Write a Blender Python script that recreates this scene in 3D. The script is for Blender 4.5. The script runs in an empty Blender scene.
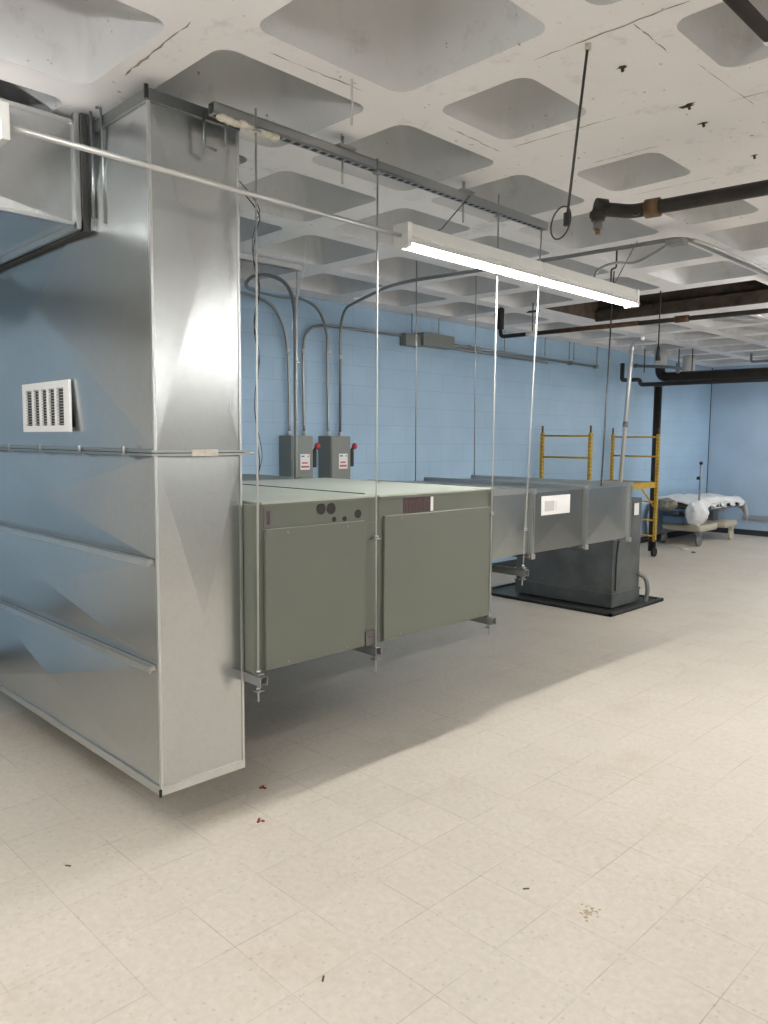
import bpy, bmesh, math, random
from mathutils import Vector, Matrix
from mathutils.geometry import tessellate_polygon
random.seed(7)
S = bpy.context.scene
COL = S.collection
PI = math.pi

# ------------------------------------------------------------ camera
cam_d = bpy.data.cameras.new('camera'); cam = bpy.data.objects.new('camera', cam_d); COL.objects.link(cam)
S.camera = cam
_yaw, _pitch, _roll = -0.787142, -0.0930343, 0.00739547
_f = Vector((math.sin(_yaw)*math.cos(_pitch), math.cos(_yaw)*math.cos(_pitch), math.sin(_pitch)))
_r = Vector((math.cos(_yaw), -math.sin(_yaw), 0)); _u = _r.cross(_f)
_r2 = _r*math.cos(_roll) + _u*math.sin(_roll); _u2 = -_r*math.sin(_roll) + _u*math.cos(_roll)
m = Matrix((_r2, _u2, -_f)).transposed().to_4x4(); m.translation = Vector((0, 0, 1.67))
cam.matrix_world = m
cam_d.sensor_fit = 'VERTICAL'; cam_d.sensor_height = 24.0; cam_d.lens = 24.0*772.33/1024.0
cam_d.clip_start = 0.05; cam_d.clip_end = 100

# ------------------------------------------------------------ world, exposure, light levels
W = bpy.data.worlds.new('world'); S.world = W; W.use_nodes = True
W.node_tree.nodes['Background'].inputs[0].default_value = (0.8, 0.86, 1.0, 1)
W.node_tree.nodes['Background'].inputs[1].default_value = 0.0
S.view_settings.view_transform = 'Standard'; S.view_settings.look = 'None'
S.view_settings.gamma = 1.0; S.view_settings.use_curve_mapping = False
S.view_settings.exposure = 0.0
TUBE_STRENGTH = 160.0
# fixtures: (x, y of the near end, z, metres long); the first is the one in view, fourth onwards are unseen lamps added as fill
FIXTURES = [(-2.63, 2.73, 2.635), (-2.63, -1.35, 2.635), (-1.30, -1.72, 2.65), (-0.60, 3.9, 2.65), (-1.35, 6.7, 2.65), (-1.9, 8.95, 2.65), (-3.3, 12.0, 2.65), (2.4, 0.6, 2.65), (2.4, 4.4, 2.65), (4.6, 2.4, 2.65)]

# ------------------------------------------------------------ materials
def mat(name, col, rough=0.5, metal=0.0, bump=0.0, bscale=30.0, var=0.0, vscale=4.0, emis=None, estr=0.0, spec=None, dirt=None, dirt_amt=0.0, dscale=3.0):
    M = bpy.data.materials.new(name); M.use_nodes = True
    N, L = M.node_tree.nodes, M.node_tree.links
    b = N['Principled BSDF']
    b.inputs['Base Color'].default_value = (*col, 1); b.inputs['Roughness'].default_value = rough; b.inputs['Metallic'].default_value = metal
    if spec is not None: b.inputs['Specular IOR Level'].default_value = spec
    tc = N.new('ShaderNodeTexCoord')
    src = None
    if var > 0:
        n = N.new('ShaderNodeTexNoise'); n.inputs['Scale'].default_value = vscale; n.inputs['Detail'].default_value = 5
        L.new(tc.outputs['Object'], n.inputs['Vector'])
        mr = N.new('ShaderNodeMapRange'); mr.inputs[1].default_value = 0.3; mr.inputs[2].default_value = 0.7
        mr.inputs[3].default_value = 1-var; mr.inputs[4].default_value = 1+var
        L.new(n.outputs['Fac'], mr.inputs[0])
        mx = N.new('ShaderNodeVectorMath'); mx.operation = 'SCALE'; mx.inputs[0].default_value = col
        L.new(mr.outputs[0], mx.inputs['Scale']); src = mx.outputs[0]
    if dirt is not None:
        n = N.new('ShaderNodeTexNoise'); n.inputs['Scale'].default_value = dscale; n.inputs['Detail'].default_value = 8; n.inputs['Roughness'].default_value = 0.7
        L.new(tc.outputs['Object'], n.inputs['Vector'])
        mr = N.new('ShaderNodeMapRange'); mr.inputs[1].default_value = 0.5; mr.inputs[2].default_value = 0.72; mr.inputs[4].default_value = dirt_amt
        L.new(n.outputs['Fac'], mr.inputs[0])
        mx = N.new('ShaderNodeMix'); mx.data_type = 'RGBA'; L.new(mr.outputs[0], mx.inputs[0])
        if src: L.new(src, mx.inputs[6])
        else: mx.inputs[6].default_value = (*col, 1)
        mx.inputs[7].default_value = (*dirt, 1); src = mx.outputs[2]
    if src: L.new(src, b.inputs['Base Color'])
    if bump > 0:
        n = N.new('ShaderNodeTexNoise'); n.inputs['Scale'].default_value = bscale; n.inputs['Detail'].default_value = 4
        L.new(tc.outputs['Object'], n.inputs['Vector'])
        bp = N.new('ShaderNodeBump'); bp.inputs['Strength'].default_value = bump; bp.inputs['Distance'].default_value = 0.01
        L.new(n.outputs['Fac'], bp.inputs['Height']); L.new(bp.outputs[0], b.inputs['Normal'])
    if emis: b.inputs['Emission Color'].default_value = (*emis, 1); b.inputs['Emission Strength'].default_value = estr
    return M

def galv(name, col=(0.60, 0.62, 0.63), rough=0.26, spangle=0.05):
    M = bpy.data.materials.new(name); M.use_nodes = True
    N, L = M.node_tree.nodes, M.node_tree.links; b = N['Principled BSDF']
    b.inputs['Metallic'].default_value = 1.0
    tc = N.new('ShaderNodeTexCoord')
    v = N.new('ShaderNodeTexVoronoi'); v.inputs['Scale'].default_value = 70; L.new(tc.outputs['Object'], v.inputs['Vector'])
    n = N.new('ShaderNodeTexNoise'); n.inputs['Scale'].default_value = 2.2; n.inputs['Detail'].default_value = 6; L.new(tc.outputs['Object'], n.inputs['Vector'])
    sp = N.new('ShaderNodeSeparateColor'); L.new(v.outputs['Color'], sp.inputs[0])
    a = N.new('ShaderNodeMath'); a.operation = 'MULTIPLY_ADD'; L.new(sp.outputs[0], a.inputs[0]); a.inputs[1].default_value = spangle; a.inputs[2].default_value = 1-spangle/2
    a2 = N.new('ShaderNodeMath'); a2.operation = 'MULTIPLY_ADD'; L.new(n.outputs['Fac'], a2.inputs[0]); a2.inputs[1].default_value = 0.12; a2.inputs[2].default_value = 0.94
    a3 = N.new('ShaderNodeMath'); a3.operation = 'MULTIPLY'; L.new(a.outputs[0], a3.inputs[0]); L.new(a2.outputs[0], a3.inputs[1])
    mx = N.new('ShaderNodeVectorMath'); mx.operation = 'SCALE'; mx.inputs[0].default_value = col; L.new(a3.outputs[0], mx.inputs['Scale'])
    L.new(mx.outputs[0], b.inputs['Base Color'])
    r = N.new('ShaderNodeMath'); r.operation = 'MULTIPLY_ADD'; L.new(n.outputs['Fac'], r.inputs[0]); r.inputs[1].default_value = 0.05; r.inputs[2].default_value = rough-0.025
    L.new(r.outputs[0], b.inputs['Roughness'])
    bp = N.new('ShaderNodeBump'); bp.inputs['Strength'].default_value = 0.0
    return M

def floor_mat():
    M = bpy.data.materials.new('vinyl_tile'); M.use_nodes = True
    N, L = M.node_tree.nodes, M.node_tree.links; b = N['Principled BSDF']
    tc = N.new('ShaderNodeTexCoord')
    mp = N.new('ShaderNodeMapping'); mp.vector_type = 'POINT'
    s = 1/0.3048
    mp.inputs['Location'].default_value = (2.348*s + 40, -2.271*s + 40, 0); mp.inputs['Scale'].default_value = (s, s, 1)
    L.new(tc.outputs['Object'], mp.inputs['Vector'])
    sep = N.new('ShaderNodeSeparateXYZ'); L.new(mp.outputs[0], sep.inputs[0])
    def M_(op, a, bb=None, c=None):
        n = N.new('ShaderNodeMath'); n.operation = op
        for i, v in enumerate((a, bb, c)):
            if v is None: continue
            if isinstance(v, (int, float)): n.inputs[i].default_value = v
            else: L.new(v, n.inputs[i])
        return n.outputs[0]
    def edge(o):
        fr = M_('FRACT', o); d = M_('ABSOLUTE', M_('SUBTRACT', fr, 0.5)); return M_('SUBTRACT', 0.5, d)
    e = M_('MINIMUM', edge(sep.outputs[0]), edge(sep.outputs[1]))
    line = N.new('ShaderNodeMapRange'); line.inputs[1].default_value = 0.003; line.inputs[2].default_value = 0.009; line.inputs[3].default_value = 1; line.inputs[4].default_value = 0
    L.new(e, line.inputs[0])
    cm = N.new('ShaderNodeCombineXYZ'); L.new(M_('FLOOR', sep.outputs[0]), cm.inputs[0]); L.new(M_('FLOOR', sep.outputs[1]), cm.inputs[1])
    wn = N.new('ShaderNodeTexWhiteNoise'); wn.noise_dimensions = '3D'; L.new(cm.outputs[0], wn.inputs['Vector'])
    # tile body: cream with fine flecks
    n1 = N.new('ShaderNodeTexNoise'); n1.inputs['Scale'].default_value = 34; n1.inputs['Detail'].default_value = 6; n1.inputs['Roughness'].default_value = 0.7; L.new(tc.outputs['Object'], n1.inputs['Vector'])
    n2 = N.new('ShaderNodeTexNoise'); n2.inputs['Scale'].default_value = 1.3; n2.inputs['Detail'].default_value = 6; n2.inputs['Roughness'].default_value = 0.65; L.new(tc.outputs['Object'], n2.inputs['Vector'])
    fl = N.new('ShaderNodeTexVoronoi'); fl.inputs['Scale'].default_value = 45; L.new(tc.outputs['Object'], fl.inputs['Vector'])
    fsep = N.new('ShaderNodeSeparateColor'); L.new(fl.outputs['Color'], fsep.inputs[0])
    fleck = M_('MULTIPLY', M_('LESS_THAN', fl.outputs['Distance'], 0.28), M_('GREATER_THAN', fsep.outputs[0], 0.80))
    v = M_('MULTIPLY_ADD', wn.outputs['Value'], 0.035, 0.982)
    v = M_('MULTIPLY', v, M_('MULTIPLY_ADD', n1.outputs['Fac'], 0.42, 0.79))
    v = M_('MULTIPLY', v, M_('MULTIPLY_ADD', n2.outputs['Fac'], 0.24, 0.88))
    v = M_('MULTIPLY', v, M_('MULTIPLY_ADD', fleck, -0.13, 1.0))
    # worn joints: lines fade in and out
    n3 = N.new('ShaderNodeTexNoise'); n3.inputs['Scale'].default_value = 3.0; n3.inputs['Detail'].default_value = 3; L.new(tc.outputs['Object'], n3.inputs['Vector'])
    wear = N.new('ShaderNodeMapRange'); wear.inputs[1].default_value = 0.38; wear.inputs[2].default_value = 0.62; wear.inputs[3].default_value = 0.02; wear.inputs[4].default_value = 0.33
    L.new(n3.outputs['Fac'], wear.inputs[0])
    v = M_('MULTIPLY', v, M_('SUBTRACT', 1.0, M_('MULTIPLY', line.outputs[0], wear.outputs[0])))
    mx = N.new('ShaderNodeVectorMath'); mx.operation = 'SCALE'; mx.inputs[0].default_value = (0.59, 0.536, 0.462); L.new(v, mx.inputs['Scale'])
    # rusty and greasy stains
    n4 = N.new('ShaderNodeTexNoise'); n4.inputs['Scale'].default_value = 2.3; n4.inputs['Detail'].default_value = 9; n4.inputs['Roughness'].default_value = 0.72; L.new(tc.outputs['Object'], n4.inputs['Vector'])
    st = N.new('ShaderNodeMapRange'); st.inputs[1].default_value = 0.53; st.inputs[2].default_value = 0.80; st.inputs[4].default_value = 0.42; L.new(n4.outputs['Fac'], st.inputs[0])
    mc = N.new('ShaderNodeMix'); mc.data_type = 'RGBA'; L.new(st.outputs[0], mc.inputs[0]); L.new(mx.outputs[0], mc.inputs[6]); mc.inputs[7].default_value = (0.40, 0.31, 0.19, 1)
    L.new(mc.outputs[2], b.inputs['Base Color'])
    b.inputs['Roughness'].default_value = 0.48; b.inputs['Specular IOR Level'].default_value = 0.35
    bp = N.new('ShaderNodeBump'); bp.inputs['Strength'].default_value = 0.15; bp.inputs['Distance'].default_value = 0.002
    L.new(v, bp.inputs['Height']); L.new(bp.outputs[0], b.inputs['Normal'])
    return M

def block_mat(name, col, axis):
    """painted concrete block wall; axis: which object axis runs along the wall"""
    M = bpy.data.materials.new(name); M.use_nodes = True
    N, L = M.node_tree.nodes, M.node_tree.links; b = N['Principled BSDF']
    tc = N.new('ShaderNodeTexCoord'); sep = N.new('ShaderNodeSeparateXYZ'); L.new(tc.outputs['Object'], sep.inputs[0])
    cm = N.new('ShaderNodeCombineXYZ'); L.new(sep.outputs[axis], cm.inputs[0]); L.new(sep.outputs[2], cm.inputs[1])
    br = N.new('ShaderNodeTexBrick'); L.new(cm.outputs[0], br.inputs['Vector'])
    br.inputs['Scale'].default_value = 1.0; br.inputs['Brick Width'].default_value = 0.406; br.inputs['Row Height'].default_value = 0.203
    br.inputs['Mortar Size'].default_value = 0.005; br.inputs['Mortar Smooth'].default_value = 0.4; br.offset = 0.5
    br.inputs['Color1'].default_value = (1, 1, 1, 1); br.inputs['Color2'].default_value = (0.97, 0.97, 0.97, 1); br.inputs['Mortar'].default_value = (0.86, 0.86, 0.86, 1)
    n = N.new('ShaderNodeTexNoise'); n.inputs['Scale'].default_value = 1.7; n.inputs['Detail'].default_value = 8; L.new(tc.outputs['Object'], n.inputs['Vector'])
    mr = N.new('ShaderNodeMapRange'); mr.inputs[1].default_value = 0.3; mr.inputs[2].default_value = 0.7; mr.inputs[3].default_value = 0.93; mr.inputs[4].default_value = 1.05; L.new(n.outputs['Fac'], mr.inputs[0])
    v1 = N.new('ShaderNodeVectorMath'); v1.operation = 'MULTIPLY'; L.new(br.outputs['Color'], v1.inputs[0]); v1.inputs[1].default_value = col
    v2 = N.new('ShaderNodeVectorMath'); v2.operation = 'SCALE'; L.new(v1.outputs[0], v2.inputs[0]); L.new(mr.outputs[0], v2.inputs['Scale'])
    # small scuffs
    n5 = N.new('ShaderNodeTexNoise'); n5.inputs['Scale'].default_value = 9; n5.inputs['Detail'].default_value = 7; n5.inputs['Roughness'].default_value = 0.75; L.new(tc.outputs['Object'], n5.inputs['Vector'])
    st = N.new('ShaderNodeMapRange'); st.inputs[1].default_value = 0.67; st.inputs[2].default_value = 0.74; st.inputs[4].default_value = 0.35; L.new(n5.outputs['Fac'], st.inputs[0])
    mc = N.new('ShaderNodeMix'); mc.data_type = 'RGBA'; L.new(st.outputs[0], mc.inputs[0]); L.new(v2.outputs[0], mc.inputs[6]); mc.inputs[7].default_value = (0.16, 0.2, 0.24, 1)
    L.new(mc.outputs[2], b.inputs['Base Color'])
    b.inputs['Roughness'].default_value = 0.5
    bp = N.new('ShaderNodeBump'); bp.inputs['Strength'].default_value = 0.35; bp.inputs['Distance'].default_value = 0.006
    L.new(br.outputs['Color'], bp.inputs['Height']); L.new(bp.outputs[0], b.inputs['Normal'])
    return M

def ceiling_mat(name, c1, c2):
    M = bpy.data.materials.new(name); M.use_nodes = True
    N, L = M.node_tree.nodes, M.node_tree.links; b = N['Principled BSDF']
    tc = N.new('ShaderNodeTexCoord')
    def noise(sc, det, rg, lo, hi, amt):
        n = N.new('ShaderNodeTexNoise'); n.inputs['Scale'].default_value = sc; n.inputs['Detail'].default_value = det; n.inputs['Roughness'].default_value = rg
        L.new(tc.outputs['Object'], n.inputs['Vector'])
        r = N.new('ShaderNodeMapRange'); r.inputs[1].default_value = lo; r.inputs[2].default_value = hi; r.inputs[4].default_value = amt; L.new(n.outputs['Fac'], r.inputs[0]); return r.outputs[0]
    def mix(f, a, c):
        x = N.new('ShaderNodeMix'); x.data_type = 'RGBA'; L.new(f, x.inputs[0])
        if isinstance(a, tuple): x.inputs[6].default_value = (*a, 1)
        else: L.new(a, x.inputs[6])
        x.inputs[7].default_value = (*c, 1); return x.outputs[2]
    c = mix(noise(1.6, 6, 0.6, 0.4, 0.75, 0.5), c1, c2)
    c = mix(noise(4.5, 9, 0.75, 0.56, 0.76, 0.5), c, (0.33, 0.31, 0.30))
    c = mix(noise(24, 4, 0.6, 0.685, 0.73, 0.7), c, (0.10, 0.09, 0.085))
    # formwork seams on the soffit
    L.new(c, b.inputs['Base Color']); b.inputs['Roughness'].default_value = 0.75
    n = N.new('ShaderNodeTexNoise'); n.inputs['Scale'].default_value = 12; n.inputs['Detail'].default_value = 8; L.new(tc.outputs['Object'], n.inputs['Vector'])
    bp = N.new('ShaderNodeBump'); bp.inputs['Strength'].default_value = 0.25; bp.inputs['Distance'].default_value = 0.01; L.new(n.outputs['Fac'], bp.inputs['Height']); L.new(bp.outputs[0], b.inputs['Normal'])
    return M

GALV = galv('galvanized_sheet', (0.56, 0.58, 0.585)); GALV_L = galv('galvanized_bright', (0.66, 0.67, 0.67), 0.35, 0.03)
GALV_D = galv('galvanized_dull', (0.26, 0.28, 0.28), 0.36, 0.05)
GALV_P = galv('galvanized_dusty', (0.42, 0.45, 0.45), 0.34, 0.05)
STRUT = mat('zinc_strut', (0.42, 0.43, 0.43), 0.42, 0.85, var=0.08)
ROD = mat('zinc_threaded_rod', (0.55, 0.56, 0.56), 0.4, 0.7, bump=0.3, bscale=300)
DRKROD = mat('dark_rod', (0.06, 0.06, 0.06), 0.5, 0.5)
COND = mat('steel_conduit', (0.30, 0.31, 0.31), 0.4, 0.75, var=0.06)
CONDL = mat('bright_conduit', (0.58, 0.58, 0.57), 0.38, 0.6)
FLOOR = floor_mat()
BLUE = (0.345, 0.50, 0.66)
WALLM = block_mat('blue_painted_block', BLUE, 1); WALLX = mat('blue_painted_plaster', (0.40, 0.53, 0.68), 0.5, var=0.05, vscale=2, bump=0.1, bscale=40)
WALLW = mat('pale_painted_wall', (0.62, 0.61, 0.58), 0.6, var=0.04, vscale=2)
CEIL = ceiling_mat('white_painted_soffit', (0.90, 0.885, 0.90), (0.82, 0.805, 0.815))
PANM = ceiling_mat('grey_ceiling_pan', (0.68, 0.685, 0.70), (0.57, 0.575, 0.59))  # pan interiors take a darker, cooler grey than the soffit
BASE = mat('dark_vinyl_base', (0.03, 0.035, 0.045), 0.45)
HOLE = mat('rusty_brown_concrete', (0.075, 0.055, 0.042), 0.85, var=0.35, vscale=9, dirt=(0.02, 0.015, 0.012), dirt_amt=0.8, dscale=5)
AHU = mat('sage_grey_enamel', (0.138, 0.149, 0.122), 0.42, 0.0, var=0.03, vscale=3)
AHUT = mat('sage_enamel_lit_top', (0.40, 0.43, 0.37), 0.42, 0.0, var=0.04, vscale=3)  # same paint as the sides; lamplight from above is put into this colour
BLACK = mat('black_rubber', (0.012, 0.012, 0.013), 0.6)
BLKIRON = mat('black_iron_pipe', (0.02, 0.019, 0.018), 0.45, 0.3, var=0.25, vscale=12, dirt=(0.05, 0.033, 0.022), dirt_amt=0.5, dscale=7)
RUST = mat('rusty_pipe', (0.10, 0.052, 0.028), 0.8, 0.1, var=0.4, vscale=20, dirt=(0.05, 0.03, 0.02), dirt_amt=0.7, dscale=9)
BRASS = mat('bronze_coupling', (0.14, 0.085, 0.04), 0.55, 0.4, var=0.2, vscale=20)
WHITE = mat('white_enamel', (0.78, 0.78, 0.77), 0.4)
FIXW = mat('white_fixture_enamel', (0.72, 0.72, 0.70), 0.35)
TUBE = mat('lit_tube', (1, 1, 1), 0.4, emis=(1.0, 0.985, 0.95), estr=TUBE_STRENGTH)
SLOT = mat('dark_slot', (0.05, 0.05, 0.05), 0.7)
BOXG = mat('grey_enamel_box', (0.20, 0.215, 0.20), 0.45, 0.0, var=0.04)
RED = mat('red_plastic', (0.45, 0.03, 0.04), 0.45); BLUEP = mat('blue_print', (0.05, 0.12, 0.4), 0.6); REDP = mat('red_print', (0.5, 0.08, 0.07), 0.6)
LABEL = mat('label_white', (0.75, 0.74, 0.73), 0.55); DARKPR = mat('dark_print', (0.06, 0.04, 0.04), 0.6)
PLATE = mat('nameplate_grey', (0.16, 0.15, 0.15), 0.4, 0.5)
YEL = mat('yellow_enamel', (0.52, 0.33, 0.035), 0.45, var=0.15, vscale=20, dirt=(0.15, 0.09, 0.03), dirt_amt=0.6, dscale=14)
OSB = mat('platform_wood', (0.30, 0.22, 0.13), 0.8, var=0.3, vscale=30)
RISER = mat('dark_grey_sheet', (0.11, 0.12, 0.12), 0.5, 0.35, var=0.25, vscale=3.5, dirt=(0.04, 0.045, 0.045), dirt_amt=0.6, dscale=2.2)
PAN = mat('dark_floor_pan', (0.045, 0.05, 0.048), 0.4, 0.3, var=0.3, vscale=6)
SHEET = mat('white_bedsheet', (0.70, 0.70, 0.71), 0.85, bump=0.4, bscale=9, var=0.06, vscale=8)
PLAS = mat('clear_plastic_bag', (0.80, 0.81, 0.82), 0.3, bump=0.8, bscale=14)
BEIGE = mat('beige_plastic', (0.52, 0.48, 0.38), 0.5, var=0.05)
BLUEF = mat('blue_frame', (0.10, 0.17, 0.27), 0.45); GREYM = mat('grey_steel', (0.25, 0.26, 0.27), 0.4, 0.6)
CARD = mat('brown_blanket', (0.12, 0.10, 0.085), 0.9, var=0.5, vscale=14)
FOAM = mat('hardened_foam', (0.62, 0.58, 0.50), 0.9, bump=0.8, bscale=40, var=0.15, vscale=30)
STUB = mat('stained_white_insulation', (0.6, 0.6, 0.58), 0.8, dirt=(0.05, 0.045, 0.04), dirt_amt=0.95, dscale=4)
REDBIT = mat('red_scrap', (0.25, 0.02, 0.015), 0.5); CHIP = mat('dark_chip', (0.07, 0.06, 0.05), 0.8)

# ------------------------------------------------------------ mesh helpers
class MB:
    def __init__(s): s.bm = bmesh.new()
    def box(s, x0, x1, y0, y1, z0, z1, M=None):
        vs = [s.bm.verts.new(p) for p in ((x0,y0,z0),(x1,y0,z0),(x1,y1,z0),(x0,y1,z0),(x0,y0,z1),(x1,y0,z1),(x1,y1,z1),(x0,y1,z1))]
        if M: bmesh.ops.transform(s.bm, matrix=M, verts=vs)
        for f in ((0,3,2,1),(4,5,6,7),(0,1,5,4),(1,2,6,5),(2,3,7,6),(3,0,4,7)): s.bm.faces.new([vs[i] for i in f])
        return s
    def tube(s, pts, r, n=10, cap=True):
        pts = [Vector(p) for p in pts]; rings = []
        rr = r if isinstance(r, (list, tuple)) else [r]*len(pts)
        prev = None
        for i, p in enumerate(pts):
            t = (pts[min(i+1, len(pts)-1)] - pts[max(i-1, 0)]).normalized()
            if prev is None:
                a = Vector((0, 0, 1)) if abs(t.z) < 0.9 else Vector((1, 0, 0)); u = t.cross(a).normalized()
            else: u = (prev - t*prev.dot(t)).normalized()
            prev = u; v = t.cross(u)
            rings.append([s.bm.verts.new(p + (u*math.cos(2*PI*k/n) + v*math.sin(2*PI*k/n))*rr[i]) for k in range(n)])
        for a, b in zip(rings, rings[1:]):
            for k in range(n):
                f = s.bm.faces.new((a[k], a[(k+1) % n], b[(k+1) % n], b[k])); f.smooth = True
        if cap: s.bm.faces.new(rings[0][::-1]); s.bm.faces.new(rings[-1])
        return s
    def ball(s, c, rx, ry, rz, n=16, jit=0.0, seed=1):
        rnd = random.Random(seed); g = bmesh.ops.create_icosphere(s.bm, subdivisions=4 if jit else 2, radius=1)
        ph = [rnd.uniform(0, 6) for _ in range(12)]
        for v in g['verts']:
            p = v.co.copy(); k = 1
            if jit: k += jit*(math.sin(5*p.x+ph[0])*math.sin(6*p.y+ph[1]) + 0.6*math.sin(11*p.z+ph[2]+3*p.x)*math.sin(9*p.x+ph[3]) + 0.35*abs(math.sin(17*p.y+ph[4]+4*p.z)))
            v.co = Vector((c[0]+p.x*rx*k, c[1]+p.y*ry*k, c[2]+p.z*rz*k))
        for f in s.bm.faces: f.smooth = True
        return s
    def poly(s, pts, smooth=False):
        f = s.bm.faces.new([s.bm.verts.new(p) for p in pts]); f.smooth = smooth; return s
    def mark(s):
        """faces made after this call take the second material"""
        s.bm.faces.ensure_lookup_table(); s.n0 = len(s.bm.faces); return s
    def build(s, name, material, parent=None, bevel=0.0, split=False, second=None):
        if second:
            s.bm.faces.ensure_lookup_table()
            for f in s.bm.faces[s.n0:]: f.material_index = 1
        if split:
            s.bm.verts.ensure_lookup_table(); seen = set(); isl = []
            for v in s.bm.verts:
                if v in seen: continue
                st = [v]; seen.add(v); comp = []
                while st:
                    w = st.pop(); comp.append(w)
                    for e in w.link_edges:
                        o = e.other_vert(w)
                        if o not in seen: seen.add(o); st.append(o)
                isl.append(comp)
            out = None
            for comp in isl:
                cs = set(comp); mb = MB(); mp = {v: mb.bm.verts.new(v.co) for v in comp}
                for f in s.bm.faces:
                    if f.verts[0] in cs:
                        g = mb.bm.faces.new([mp[v] for v in f.verts]); g.smooth = f.smooth
                out = mb.build(name, material, parent, bevel)
            s.bm.free(); return out
        bmesh.ops.recalc_face_normals(s.bm, faces=s.bm.faces)
        me = bpy.data.meshes.new(name); s.bm.to_mesh(me); s.bm.free(); me.materials.append(material)
        if second: me.materials.append(second)
        o = bpy.data.objects.new(name, me); COL.objects.link(o)
        if bevel:
            b = o.modifiers.new('bevel', 'BEVEL'); b.width = bevel; b.segments = 2; b.limit_method = 'ANGLE'; b.angle_limit = math.radians(50)
        if parent:
            o.parent = parent; o.matrix_parent_inverse = Matrix.Translation(-parent.location) if parent.type == 'EMPTY' else Matrix.Identity(4)
        return o
def tag(o, label, cat, group=None, kind=None):
    o['label'] = label; o['category'] = cat
    if group: o['group'] = group
    if kind: o['kind'] = kind
    return o
def thing(name, label, cat, loc, group=None):
    """an Empty at the thing's base; its parts are modelled in world coordinates"""
    e = bpy.data.objects.new(name, None); COL.objects.link(e); e.location = loc; e.empty_display_size = 0.1
    return tag(e, label, cat, group)
def struct(o): o['kind'] = 'structure'; return o
def copy_tree(o, parent=None):
    c = o.copy(); COL.objects.link(c)
    if parent: c.parent = parent
    for ch in list(o.children): copy_tree(ch, c)
    return c
def bend(pts, r=0.1, n=6):
    """round the corners of a polyline"""
    P = [Vector(p) for p in pts]; out = [P[0]]
    for a, b, c in zip(P, P[1:], P[2:]):
        d1 = (a-b); d2 = (c-b); k = min(r, d1.length*0.49, d2.length*0.49)
        p0 = b + d1.normalized()*k; p2 = b + d2.normalized()*k
        for i in range(n+1):
            t = i/n; out.append(p0*(1-t)**2 + b*2*t*(1-t) + p2*t*t)
    out.append(P[-1]); return out
def spline(pts, n=8):
    P = [Vector(p) for p in pts]; P = [P[0]*2-P[1]] + P + [P[-1]*2-P[-2]]; out = []
    for i in range(1, len(P)-2):
        a, b, c, d = P[i-1:i+3]
        for k in range(n):
            t = k/n; out.append(0.5*((2*b)+(c-a)*t+(2*a-5*b+4*c-d)*t*t+(3*b-a-3*c+d)*t**3))
    out.append(P[-2]); return out

# ------------------------------------------------------------ the room
XL, XR, Y0, Y1, ZC = -5.98, 8.0, -4.5, 14.5, 3.05
struct(MB().box(XL-0.2, XR+0.2, Y0-0.2, Y1+0.2, -0.1, 0).build('floor', FLOOR))
struct(MB().box(XL-0.2, XL, 0.05, Y1+0.2, 0, 3.5).build('wall_left', WALLM))
struct(MB().box(XL-0.2, XL, Y0-0.2, 0.05, 0, 3.5).build('wall_left', WALLW))
struct(MB().box(XL, XR, Y1, Y1+0.2, 0, 3.5).build('wall_far', WALLX))
struct(MB().box(XL, XR, Y0-0.2, Y0, 0, 3.5).build('wall_near', WALLW))
struct(MB().box(XR, XR+0.2, Y0-0.2, Y1+0.2, 0, 3.5).build('wall_right', WALLW))
struct(MB().box(XL, XL+0.008, Y0, Y1, 0, 0.10).build('baseboard_left', BASE))
struct(MB().box(XL, XR, Y1-0.008, Y1, 0, 0.10).build('baseboard_far', BASE))
# a dark movement joint where the two blue walls meet
struct(MB().box(XL+0.0, XL+0.011, Y1-0.011, Y1, 0.1, 3.04).build('trim_1', SLOT))

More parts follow.
